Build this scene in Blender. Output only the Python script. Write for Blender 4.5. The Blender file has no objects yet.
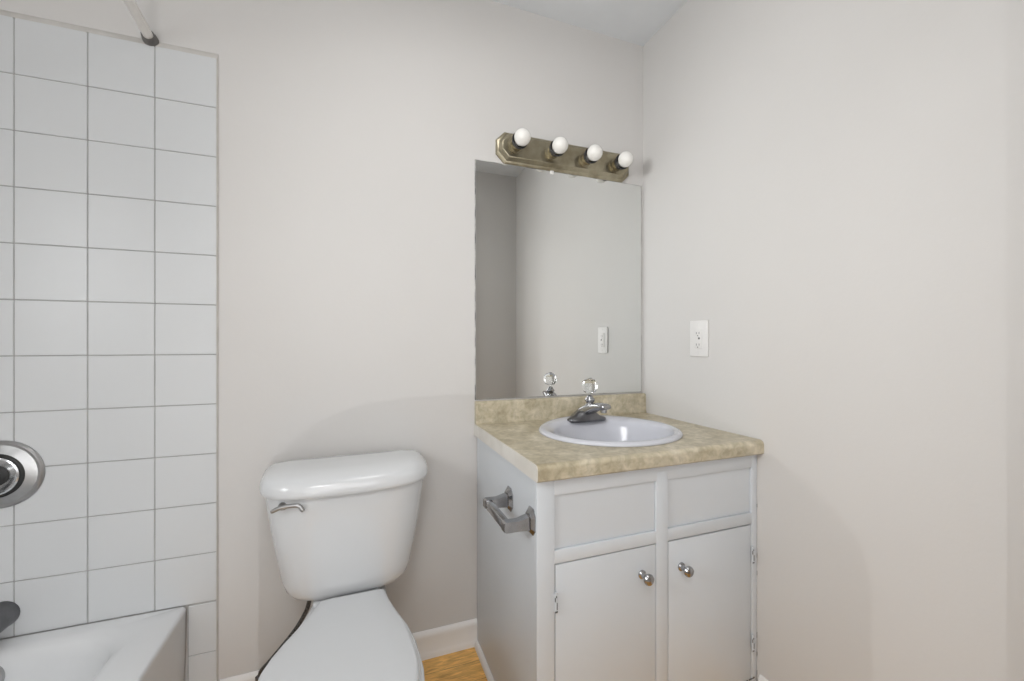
import bpy, bmesh, math, random
from mathutils import Vector, Matrix
R = math.radians
sc = bpy.context.scene
C = sc.collection
random.seed(4)
G = 0.024            # all heights below are measured from the camera's survey line; the floor is G lower

# ---------------------------------------------------------------- camera
cd = bpy.data.cameras.new('camera'); cam = bpy.data.objects.new('camera', cd); C.objects.link(cam)
cam.location = (0, -1.51, 1.10 + G)
cam.rotation_euler = (R(90), 0, R(-20.6))
cd.sensor_width = 36; cd.lens = 417.6 / 1024 * 36
cd.shift_y = 3.5 / 1024
cd.clip_start = 0.01
sc.camera = cam

# ---------------------------------------------------------------- light
w = bpy.data.worlds.new('world'); sc.world = w; w.use_nodes = True
w.node_tree.nodes['Background'].inputs[0].default_value = (0.80, 0.86, 1.0, 1)
w.node_tree.nodes['Background'].inputs[1].default_value = 0.6
sc.view_settings.view_transform = 'Standard'
sc.view_settings.look = 'None'
sc.view_settings.gamma = 1
sc.view_settings.use_curve_mapping = False
sc.view_settings.exposure = 0.0

def area(name, loc, rot, sx, sy, power, col=(1, 1, 1), spread=180):
    l = bpy.data.lights.new(name, 'AREA'); l.shape = 'RECTANGLE'; l.size = sx; l.size_y = sy
    l.energy = power; l.color = col; l.spread = R(spread)
    o = bpy.data.objects.new(name, l); C.objects.link(o); o.location = loc; o.rotation_euler = rot
    return o
area('hall_fill_light', (-0.15, -2.80, 1.45 + G), (R(90), 0, 0), 1.5, 1.3, 15.0, (0.985, 0.99, 1.0))  # added frontal fill; the hall window behind it is made up too
area('hall_ceiling_fill', (-0.3, -2.1, 2.35), (0, 0, 0), 0.5, 0.5, 12.0, (0.985, 0.99, 1.0))  # added fill from the hall, housed as an unseen ceiling lamp
area('side_fill_light', (-1.215, -1.08, 1.46), (0, R(-90), 0), 0.62, 0.46, 4.4, (0.96, 0.99, 1.0))  # added side fill, set in an unseen window over the tub
_o = area('side_fill_beam', (-1.2, -1.1, 1.62), (0, 0, 0), .35, .45, 3.6, (0.96, 0.99, 1.0), 75)  # added narrow fill aimed at the right wall
_o.rotation_euler = (Vector((1.18, -.35, 1.5)) - Vector(_o.location)).to_track_quat('-Z', 'Y').to_euler()
area('bath_ceiling_fill', (0.25, -0.75, 2.37), (0, 0, 0), 0.34, 0.34, 2.2, (1.0, 0.99, 0.98))  # added weak fill under an unseen bathroom lamp
pl = bpy.data.lights.new('low_shadow_light', 'POINT'); pl.energy = 26; pl.shadow_soft_size = 0.0015; pl.color = (.985, .99, 1)  # added low point source that throws the curved wall shadow
nl = bpy.data.objects.new('low_shadow_light', pl); C.objects.link(nl); nl.location = (-0.34, -2.86, 0.313 + G)

# ---------------------------------------------------------------- materials
def mat(name, col, rough=0.5, metal=0.0, **kw):
    m = bpy.data.materials.new(name); m.use_nodes = True
    b = m.node_tree.nodes['Principled BSDF']
    b.inputs['Base Color'].default_value = (*col, 1)
    b.inputs['Roughness'].default_value = rough
    b.inputs['Metallic'].default_value = metal
    for k, v in kw.items(): b.inputs[k.replace('_', ' ')].default_value = v
    return m
def nodes(m): return m.node_tree.nodes, m.node_tree.links, m.node_tree.nodes['Principled BSDF']
def mottled(m, c1, c2, scale=8, detail=4, bump=0.0, bscale=120, lo=.35, hi=.65, stretch=(1, 1, 1)):
    n, l, b = nodes(m)
    tc = n.new('ShaderNodeTexCoord'); mp = n.new('ShaderNodeMapping'); mp.inputs['Scale'].default_value = stretch
    l.new(tc.outputs['Object'], mp.inputs[0])
    t = n.new('ShaderNodeTexNoise'); t.inputs['Scale'].default_value = scale; t.inputs['Detail'].default_value = detail
    l.new(mp.outputs[0], t.inputs['Vector'])
    r = n.new('ShaderNodeValToRGB'); r.color_ramp.elements[0].position = lo; r.color_ramp.elements[1].position = hi
    r.color_ramp.elements[0].color = (*c1, 1); r.color_ramp.elements[1].color = (*c2, 1)
    l.new(t.outputs[0], r.inputs[0]); l.new(r.outputs[0], b.inputs['Base Color'])
    if bump:
        t2 = n.new('ShaderNodeTexNoise'); t2.inputs['Scale'].default_value = bscale; l.new(mp.outputs[0], t2.inputs['Vector'])
        bp = n.new('ShaderNodeBump'); bp.inputs['Strength'].default_value = bump; bp.inputs['Distance'].default_value = .002
        l.new(t2.outputs[0], bp.inputs['Height']); l.new(bp.outputs[0], b.inputs['Normal'])
    return m
M = {}
M['wall'] = mottled(mat('wall_paint', (.7,)*3, .75), (.590, .574, .557), (.606, .591, .575), 1.6, 3, .12, 90)
M['ceiling'] = mottled(mat('ceiling_paint', (.7,)*3, .9), (.68, .70, .72), (.70, .72, .74), 6, 4, .3, 160)
M['trim'] = mottled(mat('trim_paint', (.8,)*3, .4), (.76, .745, .73), (.79, .78, .765), 5)
M['cab'] = mottled(mat('cabinet_paint', (.7,)*3, .38), (.60, .628, .657), (.615, .643, .672), 3, 3, .06, 60)
M['tile'] = mottled(mat('white_tile', (.8,)*3, .32), (.585, .597, .605), (.600, .612, .620), 2)
M['grout'] = mottled(mat('tile_grout', (.4,)*3, .9), (.34, .34, .335), (.42, .42, .41), 20)
M['caulk'] = mottled(mat('caulk', (.6,)*3, .6), (.50, .48, .45), (.60, .58, .55), 12)
M['ceramic'] = mottled(mat('white_ceramic', (.8,)*3, .14, Coat_Weight=.3, Coat_Roughness=.05), (.675, .687, .697), (.69, .70, .71), 2)
M['tub'] = mottled(mat('tub_enamel', (.8,)*3, .25), (.73, .74, .75), (.745, .755, .765), 3)
M['seat'] = mottled(mat('seat_plastic', (.8,)*3, .3), (.64, .652, .662), (.655, .667, .678), 3)
M['sink'] = mottled(mat('sink_porcelain', (.8,)*3, .12), (.565, .572, .618), (.585, .592, .636), 3)
M['chrome'] = mottled(mat('chrome', (.75,)*3, .2, 1.0), (.66, .67, .68), (.74, .75, .76), 30)
M['satin'] = mottled(mat('satin_steel', (.6,)*3, .36, 1.0), (.38, .38, .38), (.46, .46, .46), 25)
M['dark_steel'] = mottled(mat('dull_steel', (.3,)*3, .35, 1.0), (.13, .13, .135), (.20, .20, .21), 20)
M['brass'] = mottled(mat('tarnished_nickel', (.3,)*3, .33, 1.0), (.30, .265, .185), (.45, .405, .30), 18, 6, .15, 60)
M['black'] = mottled(mat('black_plastic', (.02,)*3, .5), (.012, .012, .012), (.03, .03, .03), 20)
M['rubber'] = mottled(mat('grey_rubber', (.1,)*3, .55), (.10, .095, .09), (.17, .165, .155), 25)
M['rod'] = mottled(mat('rod_enamel', (.7,)*3, .3), (.68, .66, .63), (.74, .72, .69), 12)
M['plate'] = mottled(mat('outlet_plastic', (.8,)*3, .35), (.69, .675, .66), (.71, .695, .68), 20)
M['slot'] = mottled(mat('dark_slot', (.1,)*3, .7), (.10, .10, .10), (.16, .16, .16), 20)
M['bulb'] = mottled(mat('bulb_glass', (.85,)*3, .12), (.78, .765, .73), (.80, .785, .75), 10)
M['mirror'] = mottled(mat('mirror_silver', (.9,)*3, .012, 1.0), (.80, .81, .80), (.81, .82, .81), 2)
M['mirror_edge'] = mottled(mat('mirror_edge', (.1,)*3, .5), (.10, .10, .095), (.55, .54, .52), 14, 6)
M['hose'] = mottled(mat('braided_hose', (.1,)*3, .4, .6), (.05, .05, .05), (.16, .16, .16), 220, 2)
# mottled(mat('hamper_wicker', (.3,)*3, .7), (.30, .20, .11), (.42, .30, .18), 60, 3, .6, 120)
M['strip'] = mottled(mat('bare_laminate_end', (.6,)*3, .6), (.60, .57, .52), (.68, .655, .61), 12, 4)
M['fabric'] = mottled(mat('grey_fabric', (.3,)*3, .9), (.22, .22, .23), (.28, .28, .29), 90, 3, .4, 200)
M['leg'] = mottled(mat('dark_wood', (.1,)*3, .5), (.08, .05, .03), (.12, .08, .05), 30)
M['carpet'] = mottled(mat('light_grey_carpet', (.5,)*3, .95), (.50, .495, .485), (.58, .575, .56), 60, 4, .6, 300)
M['tap'] = mottled(mat('darkened_chrome', (.4,)*3, .18, 1.0), (.34, .34, .35), (.44, .44, .45), 30)  # even chrome tone darkened to stand in for the faucet's dark reflections
M['lamp'] = mat('added_lamp_diffuser', (.9,)*3, .4)  # glowing face of the two added ceiling lamps
_b = M['lamp'].node_tree.nodes['Principled BSDF']; _b.inputs['Emission Color'].default_value = (1, .96, .92, 1); _b.inputs['Emission Strength'].default_value = 1.5
M['frosted'] = mat('frosted_glass', (.9,)*3, .5, Transmission_Weight=.6)  # panes of the added windows, without glow of their own
# clear acrylic knob
M['crystal'] = mat('clear_acrylic', (.97, .98, .98), .03, Transmission_Weight=1.0, IOR=1.45)

def laminate():
    m = mat('stone_laminate', (.5, .45, .35), .36); n, l, b = nodes(m)
    tc = n.new('ShaderNodeTexCoord')
    a = n.new('ShaderNodeTexNoise'); a.inputs['Scale'].default_value = 11; a.inputs['Detail'].default_value = 8; a.inputs['Roughness'].default_value = .65; a.inputs['Distortion'].default_value = .8
    c = n.new('ShaderNodeTexNoise'); c.inputs['Scale'].default_value = 55; c.inputs['Detail'].default_value = 5; c.inputs['Distortion'].default_value = .5
    for t in (a, c): l.new(tc.outputs['Object'], t.inputs['Vector'])
    r = n.new('ShaderNodeValToRGB'); e = r.color_ramp.elements
    e[0].position = .30; e[0].color = (.375, .322, .22, 1); e[1].position = .72; e[1].color = (.67, .62, .515, 1)
    k = e.new(.5); k.color = (.50, .448, .336, 1)
    k = e.new(.6); k.color = (.575, .52, .41, 1)
    r2 = n.new('ShaderNodeValToRGB'); e = r2.color_ramp.elements
    e[0].position = .35; e[0].color = (.70, .68, .62, 1); e[1].position = .62; e[1].color = (1.08, 1.06, 1.02, 1)
    mx = n.new('ShaderNodeMix'); mx.data_type = 'RGBA'; mx.blend_type = 'MULTIPLY'; mx.inputs['Factor'].default_value = .7
    l.new(a.outputs[0], r.inputs[0]); l.new(c.outputs[0], r2.inputs[0])
    l.new(r.outputs[0], mx.inputs[6]); l.new(r2.outputs[0], mx.inputs[7]); l.new(mx.outputs[2], b.inputs['Base Color'])
    return m
M['laminate'] = laminate()
def woodfloor():
    m = mat('oak_floor', (.5, .3, .1), .35); n, l, b = nodes(m)
    tc = n.new('ShaderNodeTexCoord'); mp = n.new('ShaderNodeMapping'); l.new(tc.outputs['Object'], mp.inputs[0])
    br = n.new('ShaderNodeTexBrick'); br.inputs['Scale'].default_value = 1; br.inputs['Brick Width'].default_value = .9; br.inputs['Row Height'].default_value = .083
    br.inputs['Mortar Size'].default_value = .0012; br.inputs['Color1'].default_value = (.88, .54, .19, 1); br.inputs['Color2'].default_value = (.76, .45, .145, 1); br.inputs['Mortar'].default_value = (.42, .24, .09, 1)
    l.new(mp.outputs[0], br.inputs['Vector'])
    m2 = n.new('ShaderNodeMapping'); m2.inputs['Scale'].default_value = (3, 16, 3); l.new(tc.outputs['Object'], m2.inputs[0])
    t = n.new('ShaderNodeTexNoise'); t.inputs['Scale'].default_value = 5; t.inputs['Detail'].default_value = 8; t.inputs['Distortion'].default_value = 1.2; l.new(m2.outputs[0], t.inputs['Vector'])
    r = n.new('ShaderNodeValToRGB'); r.color_ramp.elements[0].position = .3; r.color_ramp.elements[1].position = .7
    r.color_ramp.elements[0].color = (.55, .48, .38, 1); r.color_ramp.elements[1].color = (1.2, 1.15, 1.0, 1); l.new(t.outputs[0], r.inputs[0])
    mx = n.new('ShaderNodeMix'); mx.data_type = 'RGBA'; mx.blend_type = 'MULTIPLY'; mx.inputs['Factor'].default_value = .9
    l.new(br.outputs[0], mx.inputs[6]); l.new(r.outputs[0], mx.inputs[7]); l.new(mx.outputs[2], b.inputs['Base Color'])
    return m
M['floor'] = woodfloor()

# ---------------------------------------------------------------- mesh helpers
def smooth(bm, ang=25):
    bm.normal_update()
    for f in bm.faces: f.smooth = True
    for e in bm.edges:
        if len(e.link_faces) == 2: e.smooth = e.calc_face_angle(0) < R(ang)
        else: e.smooth = False
def obj(name, bm, material, parent=None, ang=25, fix=True):
    """link a bmesh drawn in room coordinates (survey heights) as one mesh object"""
    bmesh.ops.remove_doubles(bm, verts=bm.verts, dist=1e-6)
    if fix: bmesh.ops.recalc_face_normals(bm, faces=bm.faces)
    smooth(bm, ang)
    off = Vector((0, 0, G))
    if parent is not None: off = off - wloc(parent)
    else:
        xs = [v.co for v in bm.verts]
        base = Vector(((min(c.x for c in xs) + max(c.x for c in xs)) / 2, (min(c.y for c in xs) + max(c.y for c in xs)) / 2, min(c.z for c in xs)))
        off = -base
    for v in bm.verts: v.co += off
    me = bpy.data.meshes.new(name); bm.to_mesh(me); bm.free()
    for m in (material if isinstance(material, (list, tuple)) else [material]): me.materials.append(m)
    o = bpy.data.objects.new(name, me); C.objects.link(o)
    if parent is None: o.location = base + Vector((0, 0, G))
    else: o.parent = parent
    return o
def wloc(o):
    v = Vector(o.location)
    while o.parent: o = o.parent; v += Vector(o.location)
    return v
def thing(name, label, cat, loc, group=None):
    o = bpy.data.objects.new(name, None); C.objects.link(o); o.empty_display_size = .1
    o.location = (loc[0], loc[1], loc[2] + G); o['label'] = label; o['category'] = cat
    if group: o['group'] = group
    return o
def tag(o, label, cat, group=None):
    o['label'] = label; o['category'] = cat
    if group: o['group'] = group
    return o
def struct(name, bm, m, parent=None):
    o = obj(name, bm, m, parent)
    if parent is None: o['kind'] = 'structure'
    return o
def new(): return bmesh.new()
def box(bm, x0, x1, y0, y1, z0, z1, bev=0.0, seg=2):
    b = bmesh.new()
    bmesh.ops.create_cube(b, size=1)
    for v in b.verts: v.co = Vector(((x0 + x1) / 2 + v.co.x * (x1 - x0), (y0 + y1) / 2 + v.co.y * (y1 - y0), (z0 + z1) / 2 + v.co.z * (z1 - z0)))
    if bev: bmesh.ops.bevel(b, geom=list(b.edges), offset=bev, segments=seg, profile=.5, affect='EDGES')
    merge(bm, b)
def merge(bm, b, mx=None, mi=0):
    if mx is not None: bmesh.ops.transform(b, matrix=mx, verts=b.verts)
    vm = {v: bm.verts.new(v.co) for v in b.verts}
    for f in b.faces:
        try:
            nf = bm.faces.new([vm[v] for v in f.verts]); nf.material_index = f.material_index or mi
        except ValueError: pass
    b.free()
def loft(bm, rings, cap0=True, cap1=True, closed=True):
    vs = [[bm.verts.new(Vector(p)) for p in r] for r in rings]
    n = len(vs[0])
    for a, b in zip(vs[:-1], vs[1:]):
        for i in range(n if closed else n - 1):
            j = (i + 1) % n
            bm.faces.new((a[i], a[j], b[j], b[i]))
    if cap0: bm.faces.new(vs[0][::-1])
    if cap1: bm.faces.new(vs[-1])
    return vs
def frame(d):
    d = Vector(d).normalized(); u = d.cross(Vector((0, 0, 1)))
    if u.length < 1e-3: u = Vector((1, 0, 0))
    u.normalize(); return u, d.cross(u).normalized()
def tube(bm, pts, rad, n=16, cap=True):
    pts = [Vector(p) for p in pts]; rads = rad if isinstance(rad, (list, tuple)) else [rad] * len(pts)
    rings = []; u = None
    for i, p in enumerate(pts):
        d = (pts[min(i + 1, len(pts) - 1)] - pts[max(i - 1, 0)]).normalized()
        if u is None: u, v = frame(d)
        else:
            u = (u - d * u.dot(d)).normalized(); v = d.cross(u).normalized()
        rings.append([p + (u * math.cos(k * math.tau / n) + v * math.sin(k * math.tau / n)) * rads[i] for k in range(n)])
    loft(bm, rings, cap, cap)
def lathe(bm, origin, axis, prof, n=32, cap0=True, cap1=True, sx=1, sy=1):
    """prof: (distance along the axis, radius)"""
    o = Vector(origin); a = Vector(axis).normalized(); u, v = frame(a)
    rings = [[o + a * t + (u * math.cos(k * math.tau / n) * sx + v * math.sin(k * math.tau / n) * sy) * max(r, 1e-4) for k in range(n)] for t, r in prof]
    loft(bm, rings, cap0, cap1)
def spline(pts, k=8):
    pts = [Vector(p) for p in pts]; out = []
    P = [pts[0] * 2 - pts[1]] + pts + [pts[-1] * 2 - pts[-2]]
    for i in range(1, len(P) - 2):
        for s in range(k):
            t = s / k
            out.append(.5 * ((2 * P[i]) + (P[i + 1] - P[i - 1]) * t + (2 * P[i - 1] - 5 * P[i] + 4 * P[i + 1] - P[i + 2]) * t * t + (3 * P[i] - P[i - 1] - 3 * P[i + 1] + P[i + 2]) * t ** 3))
    out.append(pts[-1]); return out
def prism(bm, poly, axis, a0, a1, bev=0.0, seg=2):
    """extrude a 2D polygon along x, y or z"""
    def co(p, a):
        return {'x': (a, p[0], p[1]), 'y': (p[0], a, p[1]), 'z': (p[0], p[1], a)}[axis]
    b = bmesh.new()
    loft(b, [[co(p, a0) for p in poly], [co(p, a1) for p in poly]])
    if bev:
        bmesh.ops.recalc_face_normals(b, faces=b.faces)
        bmesh.ops.bevel(b, geom=list(b.edges), offset=bev, segments=seg, profile=.5, affect='EDGES')
    merge(bm, b)

# ---------------------------------------------------------------- room shell
XL, XR, YB, YF, ZC, ZF = -1.23, 1.18, 0.0, -1.545, 2.403, -G
T = .12
bm = new(); box(bm, XL - T, XR + T, YF - .06, YB + T, ZF - .1, ZF); struct('floor', bm, M['floor'])
bm = new(); box(bm, XL - T, XR + T, YF - 1.4, YF - .06, ZF - .1, ZF); struct('floor', bm, M['carpet'])
bm = new(); box(bm, XL - T, XR + T, YF - 1.4, YB + T, ZC, ZC + .1); struct('ceiling', bm, M['ceiling'])
bm = new(); box(bm, XL - T, XR + T, YB, YB + T, ZF, ZC); struct('wall_back', bm, M['wall'])
bm = new(); box(bm, XR, XR + T, YF - 1.4, YB, ZF, ZC); struct('wall_right', bm, M['wall'])
WY0, WY1, WZ0, WZ1 = -1.34, -.82, 1.08, 1.80
bm = new()
box(bm, XL - T, XL, YF - 1.4, WY0, ZF, ZC); box(bm, XL - T, XL, WY1, YB, ZF, ZC)
box(bm, XL - T, XL, WY0, WY1, ZF, WZ0); box(bm, XL - T, XL, WY0, WY1, WZ1, ZC)
struct('wall_left', bm, M['wall'])
DX0, DX1, DZ = -1.0, .80, 2.10
bm = new()
box(bm, XL, DX0, YF - T, YF, ZF, ZC); box(bm, DX1, XR, YF - T, YF, ZF, ZC); box(bm, DX0, DX1, YF - T, YF, DZ, ZC)
struct('wall_front', bm, M['wall'])
bm = new(); box(bm, XL, XR, YF - 1.5, YF - 1.4, ZF, ZC); struct('wall_hall', bm, M['wall'])
bm = new()
for y0, y1 in ((YF, YF + .014), (YF - T - .014, YF - T)):
    box(bm, DX0 - .04, DX0, y0, y1, ZF, DZ + .04, .003); box(bm, DX1, DX1 + .04, y0, y1, ZF, DZ + .04, .003); box(bm, DX0, DX1, y0, y1, DZ, DZ + .04, .003)
struct('trim_1', bm, M['trim'])
# added unseen window over the tub, stands with the side fill lights
wf = bpy.data.objects.new('added_window_1', None); C.objects.link(wf); wf.location = (XL, (WY0 + WY1) / 2, WZ0 + G); wf['kind'] = 'structure'
bm = new()
for a, b_, c, d in ((WY0, WY0 + .04, WZ0, WZ1), (WY1 - .04, WY1, WZ0, WZ1), (WY0 + .04, WY1 - .04, WZ0, WZ0 + .04), (WY0 + .04, WY1 - .04, WZ1 - .04, WZ1), (WY0 + .04, WY1 - .04, 1.42, 1.45)):
    box(bm, XL - .09, XL - .04, a, b_, c, d, .003)
obj('added_window_frame', bm, M['trim'], wf)
bm = new(); box(bm, XL - .07, XL - .065, WY0 + .03, WY1 - .03, WZ0 + .03, WZ1 - .03); obj('added_window_pane', bm, M['frosted'], wf)

# baseboard with a rounded cap and shoe strip
def base_profile(o):   # (distance from wall, z)
    return [(.0003, ZF), (.011, ZF), (.011, ZF + .016), (.0095, ZF + .022), (.0085, ZF + .026), (.008, ZF + .066), (.0095, ZF + .074), (.0095, ZF + .084), (.006, ZF + .093), (.002, ZF + .098), (.0003, ZF + .098)]
bm = new(); prism(bm, [(-d, z) for d, z in base_profile(0)], 'x', -.386, .4265); struct('baseboard_back', bm, M['trim'])
bm = new(); prism(bm, [(XR - d, z) for d, z in base_profile(0)], 'y', YF + .015, -.566); struct('baseboard_right', bm, M['trim'])

# ---------------------------------------------------------------- tile surround
t = thing('tile_surround', 'square white ceramic tile wall surround above the bathtub', 'tile wall', (-.81, -.004, ZF))
TX, TZ = -.394, 1.967
PX, PZ = .1512, .1498
TUBX, TUBZ = -.468, .322
bm = new()
box(bm, XL + .001, TX - .002, -.0055, -.0002, TUBZ, TZ - .002); box(bm, TUBX + .001, TX - .002, -.0055, -.0002, ZF, TUBZ)
obj('grout', bm, M['grout'], t)
bm = new(); g = .0014
for r_ in range(13):
    z1 = TZ - r_ * PZ; z0 = z1 - PZ
    for c_ in range(6):
        x1 = TX - c_ * PX; x0 = max(x1 - PX, XL + .001)
        if x1 - x0 < .01: continue
        a0, a1, b0, b1 = x0 + g, x1 - g, z0 + g, z1 - g
        if r_ == 0: b1 = z1
        if c_ == 0: a1 = x1
        if r_ >= 11:                                   # beside the tub only a cut column reaches the floor
            if c_ > 0: continue
            a0 = TUBX + .004
            b1 = min(b1, TUBZ - .001)
        if b0 < TUBZ and r_ < 11: b0 = TUBZ + .002
        b0 = max(b0, ZF + .001)
        if b1 - b0 < .01: continue
        box(bm, a0, a1, -.0078, -.001, b0, b1, .0011, 1)
obj('tiles', bm, M['tile'], t)
bm = new()
prism(bm, [(-.0003, TZ), (-.007, TZ), (-.006, TZ + .006), (-.002, TZ + .016), (-.0003, TZ + .018)], 'x', XL + .001, TX + .003)
prism(bm, [(TX, -.0003), (TX, -.0075), (TX + .002, -.006), (TX + .0035, -.0003)], 'z', ZF, TZ)
obj('caulk_bead', bm, M['caulk'], t)

# ---------------------------------------------------------------- bathtub
def rrect(x0, x1, y0, y1, z, r, n=8):
    out = []
    for cx, cy, a0 in ((x1 - r, y1 - r, 0), (x0 + r, y1 - r, 90), (x0 + r, y0 + r, 180), (x1 - r, y0 + r, 270)):
        for k in range(n + 1):
            a = R(a0 + 90 * k / n); out.append((cx + r * math.cos(a), cy + r * math.sin(a), z))
    return out
t = thing('bathtub', 'white enamel bathtub with a plain apron in front of tiled wall', 'bathtub', (-.85, -.765, ZF))
X0, X1, Y0, Y1 = XL + .003, TUBX, YF + .02, -.009
bm = new()
rings = [rrect(X0, X1 - .010, Y0, Y1, ZF + .0005, .004), rrect(X0, X1 - .003, Y0, Y1, ZF + .20, .004), rrect(X0, X1 - .001, Y0, Y1, TUBZ - .018, .004), rrect(X0, X1, Y0, Y1, TUBZ - .009, .004),
         rrect(X0 + .001, X1 - .003, Y0, Y1, TUBZ - .0025, .005), rrect(X0 + .002, X1 - .008, Y0, Y1, TUBZ + .0, .006),
         rrect(X0 + .06, X1 - .088, Y0 + .08, Y1 - .030, TUBZ - .003, .10), rrect(X0 + .068, X1 - .106, Y0 + .10, Y1 - .045, TUBZ - .008, .11),
         rrect(X0 + .076, X1 - .116, Y0 + .115, Y1 - .056, TUBZ - .022, .115), rrect(X0 + .082, X1 - .124, Y0 + .13, Y1 - .062, TUBZ - .05, .115),
         rrect(X0 + .10, X1 - .135, Y0 + .20, Y1 - .085, .12, .14), rrect(X0 + .12, X1 - .155, Y0 + .26, Y1 - .12, .045, .12),
         rrect(X0 + .16, X1 - .20, Y0 + .32, Y1 - .18, .025, .08), rrect(X0 + .28, X1 - .30, Y0 + .6, Y1 - .5, .02, .02)]
loft(bm, rings)
tub = obj('tub_body', bm, M['tub'], t, 40)
bm = new(); lathe(bm, (-.862, -.078, .262), (0, -1, .15), [(-.012, .034), (0, .036), (.004, .034), (.007, .02), (.0075, .0)], 28); obj('overflow_plate', bm, M['satin'], t)

# tub spout
t = thing('tub_spout', 'dull metal bathtub spout low on the tiles at left edge', 'spout', (-.868, -.008, .388))
bm = new()
path = spline([(-.868, -.0085, .388), (-.868, -.05, .388), (-.868, -.10, .384), (-.868, -.128, .373)], 6)
tube(bm, path, [.034, .034] + [.033] * (len(path) - 4) + [.028, .022], 24)
lathe(bm, (-.868, -.105, .378), (0, 0, -1), [(0, .018), (.032, .016), (.033, .012)], 20)
obj('spout_body', bm, M['dark_steel'], t)
bm = new(); lathe(bm, (-.868, -.095, .414), (0, 0, 1), [(0, .004), (.014, .004), (.016, .007), (.022, .007), (.024, .003)], 14); obj('diverter_knob', bm, M['chrome'], t)

# shower valve
t = thing('shower_valve', 'round brushed steel shower valve trim on the tiles above spout', 'shower valve', (-.87, -.008, .757))
o0 = (-.873, -.008, .757); ax = (0, -1, 0)
bm = new(); lathe(bm, o0, ax, [(0, .089), (.004, .089), (.007, .087), (.009, .084), (.0085, .078), (.011, .072), (.016, .062), (.018, .058), (.006, .056)], 56, True, False); obj('escutcheon', bm, M['satin'], t, 25)
bm = new(); lathe(bm, o0, ax, [(.004, .0575), (.0165, .0575), (.020, .054), (.020, .050), (.010, .049)], 48); obj('seal_ring', bm, M['black'], t)
bm = new(); lathe(bm, o0, ax, [(.006, .0495), (.024, .0495), (.026, .046), (.021, .034), (.018, .026), (.012, .024)], 48, True, False); obj('inner_cup', bm, M['chrome'], t, 25)
bm = new(); lathe(bm, o0, ax, [(.008, .026), (.019, .026), (.022, .022), (.022, .0)], 30); obj('stem_well', bm, M['black'], t)
bm = new(); lathe(bm, o0, ax, [(.01, .014), (.040, .0135), (.044, .011), (.045, 0)], 24)
box(bm, -.88, -.86, -.052, -.040, .70, .757, .004); obj('valve_handle', bm, M['chrome'], t)

# shower rod
t = thing('shower_curtain_rod', 'pale shower curtain rod meeting wall above tile top', 'curtain rod', (-.560, -.001, 1.992))
dv = Vector((.077, -.997, .008)).normalized(); s0 = Vector((-.556, -.0015, 1.983))
bm = new(); tube(bm, [s0 + dv * .026, s0 + dv * 1.0, s0 + dv * 1.52], .0125, 20); obj('rod_tube', bm, M['rod'], t)
bm = new(); lathe(bm, s0, dv, [(0, .0185), (.004, .0195), (.014, .0185), (.027, .016), (.029, .0135)], 26, True, False); obj('end_cap', bm, M['rubber'], t)

# ---------------------------------------------------------------- toilet
CX = -.022
t = thing('toilet', 'white two-piece toilet with closed lid between tub and vanity', 'toilet', (CX, -.38, ZF))
def dring(hw, yb, yf, z, n=4.0, k=36, cx=CX, bot=None):
    """flat back, bowed front"""
    out = []
    d = .022
    for i in range(k + 1):
        a = math.pi * i / k; c, s = math.cos(a), math.sin(a)
        out.append((cx + hw * math.copysign(abs(c) ** (2 / n), c), yb - d + (yf - yb + d) * abs(s) ** (2 / n), z))
    for i in range(1, 16):
        a = math.pi + math.pi * i / 16; c, s = math.cos(a), math.sin(a)
        out.append((cx + hw * math.copysign(abs(c) ** .2, c), yb - d + d * abs(s) ** .6, z))
    q = R(2.2); qc, qs = math.cos(q), math.sin(q)      # the tank sits very slightly askew on the bowl
    return [(cx + (x - cx) * qc - (y + .13) * qs, -.13 + (x - cx) * qs + (y + .13) * qc - .008, z_) for x, y, z_ in out]
bm = new()
tk = [(.366, .124, -.05, -.172), (.369, .146, -.045, -.192), (.377, .164, -.04, -.204), (.392, .177, -.036, -.211), (.42, .187, -.033, -.217), (.50, .202, -.03, -.224), (.58, .215, -.03, -.230), (.65, .225, -.03, -.234), (.684, .228, -.03, -.235)]
loft(bm, [dring(h, yb, yf, z, 3.8, cx=-.016) for z, h, yb, yf in tk])
obj('tank', bm, M['ceramic'], t, 50)
bm = new()
ld = [(.681, .229, -.028, -.239), (.680, .238, -.022, -.249), (.684, .241, -.020, -.252), (.692, .242, -.019, -.253), (.706, .240, -.019, -.250), (.718, .235, -.021, -.244), (.727, .225, -.025, -.230), (.735, .209, -.030, -.207), (.739, .17, -.040, -.17), (.741, .08, -.07, -.12)]
loft(bm, [dring(h, yb, yf, z, 3.6, cx=-.016) for z, h, yb, yf in ld])
obj('tank_lid', bm, M['ceramic'], t, 50)
# flush lever
lv = thing  # (kept as a part of the toilet)
bm = new()
lathe(bm, (CX - .162, -.228, .660), (0, -1, 0), [(0, .011), (.006, .011), (.010, .008), (.018, .006)], 18)
pts = spline([(CX - .186, -.252, .655), (CX - .168, -.254, .663), (CX - .145, -.256, .667), (CX - .120, -.258, .665), (CX - .108, -.260, .650)], 5)
tube(bm, pts, [.004] + [.0055] * (len(pts) - 2) + [.0045], 12)
obj('flush_lever', bm, M['satin'], t)
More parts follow.
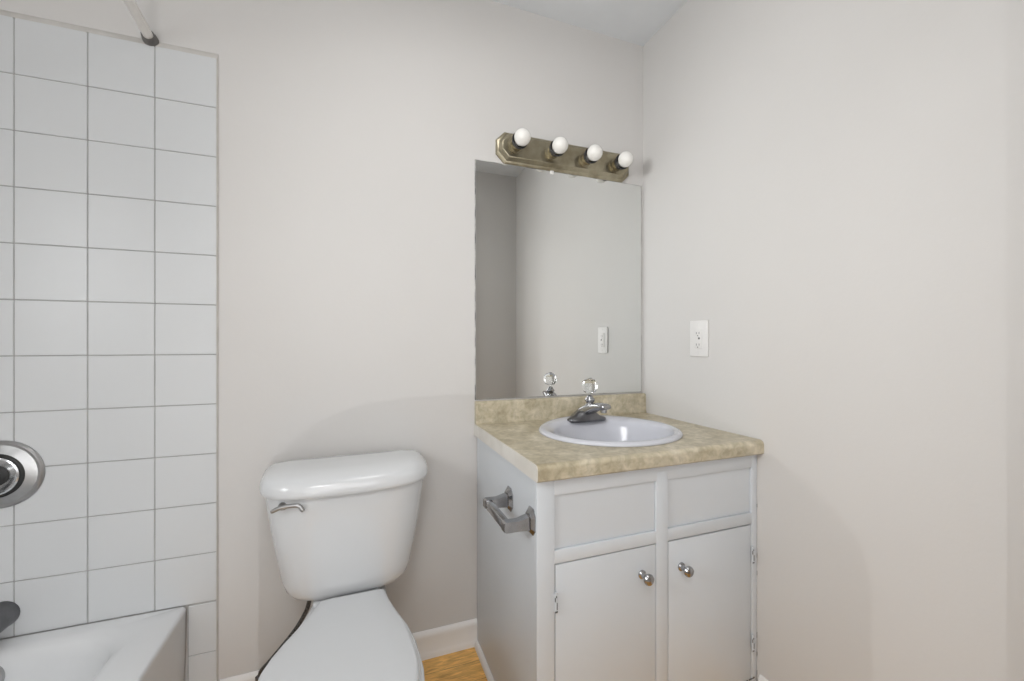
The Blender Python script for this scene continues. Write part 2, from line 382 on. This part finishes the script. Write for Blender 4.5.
# bowl outline: half width at distance from the wall
def egg(scale_w, grow, z, prof, k=14):
    ys = [p[0] for p in prof]; pr = []
    for i in range(len(prof)): pr.append((prof[i][0], max(prof[i][1] * scale_w + (grow if prof[i][1] > 0 else 0), 0)))
    BX = -.006 if prof is SO else -.016
    ctr = lambda y: BX + (.11 if prof is SO else .05) * (max(y, -.47) + .24)
    right = [(ctr(y) + h, y - (grow if i == len(pr) - 1 else 0) + (grow * .3 if i == 0 else 0), z) for i, (y, h) in enumerate(pr)]
    left = [(2 * ctr(pr[i][0]) - right[i][0], right[i][1], z) for i in range(len(right) - 2, -1, -1)]
    return right + left
SO = [(-.240, .088), (-.262, .094), (-.29, .104), (-.33, .119), (-.36, .131), (-.39, .144), (-.43, .158), (-.47, .1665), (-.51, .171), (-.55, .172), (-.59, .167), (-.63, .155), (-.665, .136), (-.69, .112), (-.708, .082), (-.718, .048), (-.722, 0)]
bm = new()
loft(bm, [egg(.94, 0, .3735, SO), egg(.97, 0, .375, SO), egg(.97, 0, .381, SO), egg(.955, 0, .3855, SO), egg(.91, 0, .3875, SO), egg(.6, 0, .389, SO)])
obj('seat_lid', bm, M['seat'], t, 50)
bm = new()
loft(bm, [egg(.98, -.004, .353, SO), egg(.98, .0015, .355, SO), egg(.98, .0025, .363, SO), egg(.98, .001, .3705, SO), egg(.95, 0, .3722, SO)])
obj('seat_ring', bm, M['seat'], t, 50)
for s in (-1, 1):
    bm = new(); box(bm, CX - .008 + s * .062 - .013, CX - .008 + s * .062 + .013, -.258, -.238, .352, .372, .003)
    obj('seat_hinge', bm, M['seat'], t)
BO = [(-.10, .095), (-.14, .098), (-.19, .100), (-.24, .104), (-.29, .115), (-.34, .133), (-.40, .157), (-.46, .171), (-.51, .1765), (-.55, .1775), (-.60, .172), (-.64, .158), (-.675, .138), (-.70, .11), (-.716, .08), (-.726, .045), (-.73, 0)]
def shrink(prof, w, y0, y1):
    a, b = prof[0][0], prof[-1][0]
    return [(y0 + (y - a) / (b - a) * (y1 - y0), h * w) for y, h in prof]
bm = new()
rr = [(ZF + .0005, .66, -.10, -.60), (ZF + .012, .67, -.10, -.605), (ZF + .03, .63, -.10, -.59), (.08, .58, -.09, -.56), (.16, .62, -.08, -.58), (.22, .76, -.07, -.64), (.27, .90, -.06, -.69), (.31, .975, -.055, -.716), (.338, 1.0, -.05, -.727), (.348, .995, -.05, -.727), (.352, .975, -.052, -.722)]
loft(bm, [egg(1, 0, z, shrink(BO, w_, a, b)) for z, w_, a, b in rr])
box(bm, CX - .092, CX + .092, -.205, -.06, .33, .3655, .012, 3)
obj('bowl', bm, M['ceramic'], t, 50)

# supply hose
t = thing('water_supply_hose', 'dark braided water hose running down behind left of toilet', 'hose', (-.27, -.03, .02))
bm = new(); pts = spline([(-.126, -.115, .355), (-.128, -.112, .335), (-.137, -.107, .295), (-.165, -.10, .243), (-.205, -.09, .19), (-.243, -.078, .143), (-.264, -.066, .115), (-.270, -.060, .095)], 6)
tube(bm, pts, .0062, 14); obj('hose_line', bm, M['hose'], t)
bm = new(); lathe(bm, (-.271, -.06, .062), (0, 0, 1), [(0, .011), (.034, .011), (.036, .008)], 6)
tube(bm, [(-.271, -.0005, .05), (-.271, -.075, .05)], .009, 16)
lathe(bm, (-.271, -.0005, .05), (0, -1, 0), [(0, .026), (.003, .026), (.008, .012)], 26)
lathe(bm, (-.271, -.075, .05), (0, -1, 0), [(0, .007), (.012, .007), (.013, .016), (.022, .016), (.024, .01)], 16, sy=.6)
obj('shutoff_valve', bm, M['dark_steel'], t)
bm = new(); lathe(bm, (-.126, -.115, .345), (0, 0, 1), [(0, .013), (.014, .015), (.0205, .015)], 8); obj('coupling_nut', bm, M['black'], t)

# ---------------------------------------------------------------- vanity cabinet
VX0, VX1, VY, VZ = .427, 1.1795, -.555, .760
t = thing('vanity_cabinet', 'white painted bathroom vanity cabinet standing in the right corner', 'cabinet', ((VX0 + VX1) / 2, -.28, ZF))
bm = new()
box(bm, VX0, VX0 + .018, VY + .018, -.003, ZF, VZ - .001, .0008, 1)
box(bm, VX1 - .018, VX1, VY + .018, -.003, ZF, VZ - .001)
box(bm, VX0 + .018, VX1 - .018, -.012, -.003, ZF, VZ - .001)
box(bm, VX0 + .018, VX1 - .018, VY + .018, -.012, .03, .048)
obj('carcass', bm, M['cab'], t)
bm = new(); yo, yi = VY, VY + .018; b = .0015
box(bm, VX0 - .001, .475, yo, yi, ZF, VZ - .0005, b)
box(bm, 1.157, VX1, yo, yi, ZF, VZ - .0005, b)
box(bm, .474, 1.158, yo, yi, .715, VZ - .0005, b)
box(bm, .474, 1.158, yo + .0002, yi, .540, .574, b)
box(bm, .792, .832, yo - .0003, yi, .04, .74, b)
box(bm, .474, 1.158, yo + .0002, yi, ZF, .045, b)
obj('face_frame', bm, M['cab'], t)
for x0, x1 in ((.4755, .7915), (.8325, 1.1565)):
    bm = new(); box(bm, x0, x1, yo + .007, yo + .016, .5745, .7145, .001, 1)
    obj('drawer_front', bm, M['cab'], t)
def knob(px, pz, parent):
    bm = new()
    lathe(bm, (px, VY + .0018, pz), (0, -1, 0), [(-.001, .0125), (.003, .012), (.006, .0075), (.016, .0065), (.021, .010), (.026, .0145), (.031, .0155), (.036, .013), (.039, .007), (.040, 0)], 28)
    obj('knob', bm, M['tap'], parent)
def hinge(px, pz, s, parent):
    bm = new()
    tube(bm, [(px, VY - .0035, pz - .026), (px, VY - .0035, pz + .026)], .0032, 10)
    box(bm, min(px, px + s * .010), max(px, px + s * .010), VY - .002, VY - .0002, pz - .022, pz + .022, .0005, 1)
    obj('hinge', bm, M['cab'], parent)
    bm = new()
    box(bm, px - .0035, px + .0035, VY - .0074, VY - .0062, pz - .024, pz - .020); box(bm, px + .0012, px + .0028, VY - .0076, VY - .0062, pz - .016, pz + .001)
    box(bm, px - .004, px - .002, VY - .0072, VY - .0055, pz + .004, pz + .014); box(bm, px - .001, px + .0015, VY - .0076, VY - .0062, pz + .014, pz + .019)
    return bm
for x0, x1, kx, kz, hx, s in ((.4775, .7905, .744, .462, .4765, -1), (.8350, 1.1550, .881, .458, 1.1565, 1)):
    bm = new(); box(bm, x0, x1, yo + .0015, yi, .048, .5365 if s < 0 else .5355, .0018, 2)
    d = obj('door', bm, M['cab'], t)
    knob(kx, kz, d)
    for hz in ((.444, .17)):
        bm2 = hinge(hx, hz, s, d)
        obj('paint_chip', bm2, M['slot'], d)
bm = new(); prism(bm, [(VX0, ZF), (VX0 - .013, ZF), (VX0 - .012, ZF + .010), (VX0 - .008, ZF + .018), (VX0 - .003, ZF + .022), (VX0, ZF + .022)], 'y', VY + .005, -.0125)
obj('shoe_moulding', bm, M['trim'], t)
rnd = random.Random(3)
for k in range(8):
    z = rnd.uniform(.02, .70); h = rnd.uniform(.003, .018); wd = rnd.uniform(.0006, .0014)
    bm = new(); box(bm, VX1 - .001, VX1 - .001 + wd, VY - .0004, VY + .002, z, z + h); obj('chipped_paint', bm, M['slot'], t)
for k in range(7):
    x = rnd.uniform(1.12, 1.172); bm = new(); box(bm, x, x + rnd.uniform(.003, .01), VY - .0006, VY, .052 + (x - 1.12) * .1, .054 + (x - 1.12) * .1 + rnd.uniform(0, .003)); obj('chipped_paint', bm, M['slot'], t)

# paper holder on the side of the cabinet
t = thing('toilet_paper_holder', 'empty chrome toilet paper holder on left side of vanity', 'paper holder', (VX0, -.435, .64))
def holder_post(y):
    bm = new(); zc = .645; w_, h_ = .027, .034
    def octo(x, k): return [(x, y + a * w_ * k, zc + c * h_ * k) for a, c in ((-1, -.55), (-.45, -1), (.45, -1), (1, -.55), (1, .55), (.45, 1), (-.45, 1), (-1, .55))]
    loft(bm, [octo(VX0 - .0002, 1), octo(VX0 - .003, 1), octo(VX0 - .007, .82), octo(VX0 - .011, .70)])
    p = bmesh.new()
    loft(p, [[(VX0 - .008, y - .013, zc - .020), (VX0 - .008, y + .013, zc - .020), (VX0 - .008, y + .013, zc + .016), (VX0 - .008, y - .013, zc + .016)],
             [(VX0 - .040, y - .0115, zc - .018), (VX0 - .040, y + .0115, zc - .018), (VX0 - .040, y + .0115, zc + .008), (VX0 - .040, y - .0115, zc + .008)],
             [(VX0 - .074, y - .0115, zc - .018), (VX0 - .074, y + .0115, zc - .018), (VX0 - .074, y + .0115, zc + .009), (VX0 - .074, y - .0115, zc + .009)],
             [(VX0 - .080, y - .010, zc - .014), (VX0 - .080, y + .010, zc - .014), (VX0 - .080, y + .010, zc + .006), (VX0 - .080, y - .010, zc + .006)]])
    merge(bm, p)
    obj('post', bm, M['tap'], t, 20)
holder_post(-.357); holder_post(-.520)
bm = new(); box(bm, VX0 - .078, VX0 - .058, -.512, -.365, .628, .652, .004, 3); obj('roller_bar', bm, M['tap'], t)

# ---------------------------------------------------------------- countertop
CX0, CX1, CY0 = .418, 1.1795, -.579
ZT = .803
t = thing('countertop', 'beige stone-patterned laminate countertop with backsplash on the vanity', 'countertop', ((CX0 + CX1) / 2, -.28, VZ))
SX, SY, SA, SB = .812, -.290, .241, .226           # basin
bm = new()
# top plate with the oval cut-out
yb, yf = -.0225, CY0 + .018
N = 96
rect = []; ell = []
for k in range(N):
    a = math.tau * k / N; c, s = math.cos(a), math.sin(a)
    ell.append((SX + (SA - .022) * c, SY + (SB - .022) * s))
    tx = ((CX1 - SX) / c) if c > 1e-9 else ((CX0 - SX) / c if c < -1e-9 else 1e9)
    ty = ((yb - SY) / s) if s > 1e-9 else ((yf - SY) / s if s < -1e-9 else 1e9)
    q = min(tx, ty); rect.append([SX + q * c, SY + q * s])
for cx_, cy_ in ((CX0, yf), (CX1, yf), (CX0, yb), (CX1, yb)):
    i = min(range(N), key=lambda i: (rect[i][0] - cx_) ** 2 + (rect[i][1] - cy_) ** 2); rect[i] = [cx_, cy_]
loft(bm, [[(x, y, VZ + .012) for x, y in rect], [(x, y, ZT) for x, y in rect], [(x, y, ZT) for x, y in ell], [(x, y, VZ + .012) for x, y in ell]], False, False)
# rolled front nose
nose = [(yf, ZT)]
for k in range(0, 9):
    a = R(90 - 90 * k / 8); nose.append((CY0 + .014 - .014 * math.cos(a), ZT - .014 + .014 * math.sin(a) + (.0 if k else 0)))
nose += [(CY0, VZ + .004), (CY0 + .004, VZ), (yf, VZ), ]
prism(bm, nose, 'x', CX0, CX1)
obj('top', bm, M['laminate'], t, 40)
bm = new()
zb = .886
prism(bm, [(-.0005, VZ + .002), (-.0235, VZ + .002), (-.0235, ZT - .001), (-.0245, ZT + .003), (-.0215, ZT + .010), (-.0200, zb - .008), (-.0180, zb - .003), (-.014, zb), (-.0005, zb)], 'x', CX0, CX1)
obj('backsplash', bm, M['laminate'], t, 40)
bm = new()
prism(bm, [(-.0005, VZ + .0005), (CY0 + .003, VZ + .0005), (CY0 + .001, VZ + .004), (CY0 + .001, ZT - .010), (CY0 + .006, ZT - .003), (CY0 + .016, ZT - .0012), (-.0235, ZT - .0012), (-.0235, ZT - .001), (-.0005, ZT - .001)], 'x', CX0 - .0025, CX0 + .001)
obj('bare_end', bm, M['strip'], t)['label'] = 'off-white unfinished end of the laminate top'

# ---------------------------------------------------------------- sink
t = thing('oval_sink', 'oval pale lavender drop-in sink basin set in beige countertop', 'sink', (SX, SY, ZT))
bm = new()
def oval(a, b_, z, dy=0, back=0, n=72):
    out = []
    for k in range(n):
        an = math.tau * k / n; c, s = math.cos(an), math.sin(an)
        zz = z + back * max(0, s) ** 2
        out.append((SX + a * c, SY + dy + b_ * s, zz))
    return out
sr = [oval(SA - .018, SB - .018, ZT - .004), oval(SA, SB, ZT + .0006), oval(SA + .001, SB + .001, ZT + .004), oval(SA - .004, SB - .004, ZT + .0095, 0, .004), oval(SA - .013, SB - .013, ZT + .0125, 0, .006), oval(SA - .022, SB - .022, ZT + .0118, 0, .007),
      oval(SA - .034, SB - .056, ZT + .007, -.022, .009), oval(SA - .037, SB - .060, ZT + .000, -.027, .004), oval(SA - .043, SB - .067, ZT - .014, -.029), oval(SA - .055, SB - .079, ZT - .05, -.030), oval(SA - .080, SB - .098, ZT - .095, -.030),
      oval(SA - .125, SB - .13, ZT - .125, -.03), oval(.03, .03, ZT - .138, -.03), oval(.022, .022, ZT - .142, -.03)]
loft(bm, sr, False, True)
# underside of the bowl keeps the shell closed
loft(bm, [oval(SA - .018, SB - .018, ZT - .004), oval(SA - .030, SB - .045, ZT - .02, -.024), oval(SA - .045, SB - .068, ZT - .055, -.028), oval(SA - .07, SB - .09, ZT - .105, -.03), oval(SA - .12, SB - .12, ZT - .137, -.03), oval(.03, .03, ZT - .15, -.03)], False, True)
obj('basin', bm, M['sink'], t, 60)
bm = new(); lathe(bm, (SX, SY - .03, ZT - .1415), (0, 0, 1), [(0, .026), (.003, .026), (.004, .022), (.002, .016), (.004, .014), (.006, .0)], 28); obj('drain_flange', bm, M['chrome'], t)

# ---------------------------------------------------------------- faucet
FX, FY, FZ = .809, -.150, ZT + .0165
t = thing('faucet', 'low chrome sink faucet with clear ball knob on oval sink', 'faucet', (FX, FY, FZ))
bm = new()
def slab(hx, hy, z, n=3, k=40, cy=0): return [(FX + hx * math.copysign(abs(math.cos(a)) ** (2 / n), math.cos(a)), FY + cy + hy * math.copysign(abs(math.sin(a)) ** (2 / n), math.sin(a)), z) for a in [math.tau * i / k for i in range(k)]]
loft(bm, [slab(.076, .027, FZ - .006), slab(.078, .029, FZ - .001), slab(.077, .0285, FZ + .004), slab(.068, .026, FZ + .009), slab(.050, .025, FZ + .015), slab(.036, .025, FZ + .026), slab(.026, .022, FZ + .034)])
obj('deck_plate', bm, M['dark_steel'], t, 50)  # chrome plate; its dark reflections are put into the metal colour
bm = new()
rings = []
qc, qs = math.cos(R(12)), math.sin(R(12))
for (y, zt, zb_, hw) in ((.070, .006, -.002, .021), (.062, .014, -.002, .023), (.045, .026, -.002, .025), (.025, .040, .000, .026), (0, .053, .004, .0265), (-.03, .063, .026, .026), (-.06, .068, .040, .025), (-.085, .068, .046, .0235), (-.100, .066, .048, .022), (-.106, .062, .051, .018)):
    ring = []
    for i in range(28):
        a = math.tau * i / 28; c, s = math.cos(a), math.sin(a)
        dx = hw * math.copysign(abs(c) ** .5, c)
        ring.append((FX + dx * qc - y * qs, FY + dx * qs + y * qc, FZ + (zt + zb_) / 2 + (zt - zb_) / 2 * math.copysign(abs(s) ** .55, s)))
    rings.append(ring)
loft(bm, rings); sp = obj('spout', bm, M['tap'], t, 50)
bm = new(); lathe(bm, (FX + .088 * qs, FY - .088 * qc, FZ + .050), (0, 0, -1), [(0, .0115), (.013, .0115), (.014, .009)], 20); obj('aerator', bm, M['tap'], sp)
KZ = .949
bm = new(); lathe(bm, (FX, FY - .022, FZ + .052), (0, 0, 1), [(-.006, .017), (.004, .0165), (.010, .0135), (.014, .0135), (.020, .018), (.024, .019), (.028, .016), (.040, .008), (.042, 0)], 24); obj('knob_collar', bm, M['tap'], t)
bm = new()
rings = []
for z, r_ in ((-.0265, .014), (-.021, .022), (-.010, .0285), (.003, .0305), (.015, .0265), (.023, .018), (.0265, .008)):
    rings.append([(FX + r_ * (1 if i % 2 else .955) * math.cos(math.tau * i / 20), FY - .022 + r_ * (1 if i % 2 else .955) * math.sin(math.tau * i / 20), KZ - .003 + z) for i in range(20)])
loft(bm, rings); obj('clear_knob', bm, M['crystal'], t, 12)
bm = new(); lathe(bm, (FX, FY - .022, KZ + .0238), (0, 0, 1), [(0, .008), (.002, .008), (.0028, .006), (.003, 0)], 18); obj('index_button', bm, M['satin'], t)

# ---------------------------------------------------------------- mirror
t = thing('wall_mirror', 'frameless rectangular wall mirror above the beige backsplash', 'mirror', (.794, -.003, .891))
MX0, MX1, MZ0, MZ1 = .4185, 1.168, .8915, 1.789
bm = new()
edge = lambda x0, x1, z0, z1, y: [(x0, y, z0), (x1, y, z0), (x1, y, z1), (x0, y, z1)]
loft(bm, [edge(MX0, MX1, MZ0, MZ1, -.0005), edge(MX0, MX1, MZ0, MZ1, -.0052)])
obj('mirror_backing', bm, M['mirror_edge'], t)
bm = new(); loft(bm, [edge(MX0 + .0022, MX1 - .002, MZ0 + .0015, MZ1 - .0018, -.0053), edge(MX0 + .0026, MX1 - .0024, MZ0 + .0019, MZ1 - .0022, -.0062)]); obj('mirror_glass', bm, M['mirror'], t)
for x in (.735,):
    bm = new(); box(bm, x - .008, x + .008, -.0095, -.0001, MZ1 - .012, MZ1 + .006, .0015); obj('mirror_clip', bm, M['plate'], t)

# ---------------------------------------------------------------- vanity light bar
LX0, LX1, LZ0, LZ1 = .500, 1.100, 1.789, 1.909
t = thing('vanity_light_bar', 'tarnished metal light bar with four globe bulbs above mirror', 'light fixture', (.80, 0, LZ0))
def lens(x0, x1, z0, z1, y, ch):
    return [(x0 + ch, y, z0), (x1 - ch, y, z0), (x1, y, z0 + ch), (x1, y, z1 - ch), (x1 - ch, y, z1), (x0 + ch, y, z1), (x0, y, z1 - ch), (x0, y, z0 + ch)]
def tier(i, y): return lens(LX0 + i, LX1 - i, LZ0 + i, LZ1 - i, y, .034 - i * .4)
bm = new(); loft(bm, [tier(0, -.0003), tier(0, -.008), tier(.004, -.012), tier(.010, -.014), tier(.014, -.022), tier(.019, -.030), tier(.021, -.031)])
pb = obj('back_plate', bm, M['brass'], t, 20)
for x, z in ((.573, 1.856), (.727, 1.852), (.878, 1.848), (1.022, 1.845)):
    bm = new(); lathe(bm, (x, -.0305, z), (0, -1, 0), [(0, .032), (.003, .032), (.004, .0245), (.012, .0235), (.022, .0255), (.026, .026), (.026, .020)], 32, True, False)
    so = obj('socket_cup', bm, M['brass'], t)
    bm = new(); lathe(bm, (x, -.0305, z), (0, -1, 0), [(.022, .0262), (.032, .0295), (.040, .0315), (.042, .0290), (.030, .020)], 32, False, False); obj('socket_rim', bm, M['black'], so)
    bm = new(); lathe(bm, (x, -.0305, z), (0, -1, 0), [(.020, .014), (.032, .015)] + [(.0645 - .0305 * math.cos(R(a)), .0305 * math.sin(R(a))) for a in range(30, 181, 10)], 32); obj('globe_bulb', bm, M['bulb'], so, 60)

# ---------------------------------------------------------------- outlet on right wall
t = thing('electrical_outlet', 'white wall outlet plate on right wall beside the mirror', 'outlet', (XR, -.322, 1.06))
oy, oz = -.322, 1.120
bm = new(); box(bm, XR - .007, XR - .0002, oy - .0425, oy + .0425, oz - .066, oz + .066, .003, 3); obj('cover_plate', bm, M['plate'], t)
bm = new(); box(bm, XR - .0095, XR - .006, oy - .018, oy + .018, oz - .036, oz + .036, .001, 2); ins = obj('receptacle', bm, M['plate'], t)
bm = new()
for zz in (.020, -.022):
    for yy in (-.0065, .0065): box(bm, XR - .0098, XR - .0093, oy + yy - .0012, oy + yy + .0012, oz + zz - .004, oz + zz + .004)
    lathe(bm, (XR - .0093, oy, oz + zz - .0095), (-1, 0, 0), [(0, .0024), (.0005, .0024)], 10)
box(bm, XR - .0102, XR - .0093, oy - .010, oy - .002, oz - .003, oz + .004)
obj('slots', bm, M['slot'], ins)
for zz in (.052, -.052):
    bm = new(); lathe(bm, (XR - .0068, oy, oz + zz), (-1, 0, 0), [(0, .0032), (.001, .0028), (.0012, 0)], 14); obj('screw', bm, M['plate'], t)

# ---------------------------------------------------------------- added ceiling lamps and hall window, unseen (above and behind the camera)
t = thing('added_ceiling_lamp', 'added unseen dim square ceiling lamp above the bathroom floor', 'ceiling lamp', (.25, -.75, ZC - .03))
bm = new(); box(bm, .07, .43, -.93, -.57, ZC - .020, ZC - .0002, .005, 2); obj('added_lamp_housing', bm, M['lamp'], t)
t = thing('added_ceiling_lamp', 'added unseen square ceiling lamp in the hall outside bathroom', 'ceiling lamp', (-.15, -2.1, ZC - .04))
bm = new(); box(bm, -.42, .12, -2.37, -1.83, ZC - .028, ZC - .0002, .006, 2); obj('added_lamp_housing', bm, M['lamp'], t)
w2 = bpy.data.objects.new('added_window_2', None); C.objects.link(w2); w2.location = (-.15, YF - 1.4, .8 + G); w2['kind'] = 'structure'  # added unseen window placed behind the hall fill
bm = new()
for a, b_, c, d in ((-.95, -.90, .75, 2.15), (.60, .65, .75, 2.15), (-.90, .60, .75, .80), (-.90, .60, 2.10, 2.15), (-.175, -.125, .80, 2.10)):
    box(bm, a, b_, YF - 1.399, YF - 1.375, c, d, .003)
obj('added_window_frame', bm, M['trim'], w2)
bm = new(); box(bm, -.90, .60, YF - 1.399, YF - 1.393, .80, 2.10); obj('added_window_pane', bm, M['frosted'], w2)

# ---------------------------------------------------------------- hall outside the door opening, behind the camera
t = thing('shadow_ottoman', 'added unseen grey ottoman standing in the hall outside the bathroom', 'shadow_ottoman', (-.01, -1.88, ZF))
prof = [(-.318, .10), (-.318, .40), (-.310, .431), (-.299, .447), (-.288, .459), (-.269, .471), (-.252, .479), (-.235, .484), (-.202, .488), (-.121, .490)]  # outline of this added block shaped to throw the curved wall shadow
prof = prof + [(.30 - (x + .318), z) for x, z in prof[::-1]]
bm = new(); prism(bm, prof, 'y', -2.02, -1.72); obj('cushion', bm, M['fabric'], t, 40)
for sx in (-.27, .25):
    for sy in (-1.98, -1.76):
        bm = new(); tube(bm, [(sx, sy, ZF), (sx, sy, .099)], [.014, .02], 12); obj('leg', bm, M['leg'], t)
t = thing('added_night_light', 'added unseen night light set low on hall wall', 'night light', (-.34, YF - 1.4, .29))
bm = new(); box(bm, -.375, -.305, YF - 1.399, YF - 1.392, .26, .37, .002); obj('wall_plate', bm, M['plate'], t)  # added unseen housing for the low point source
bm = new(); box(bm, -.36, -.32, YF - 1.391, YF - 1.372, .29, .335, .004); obj('light_body', bm, M['plate'], t)
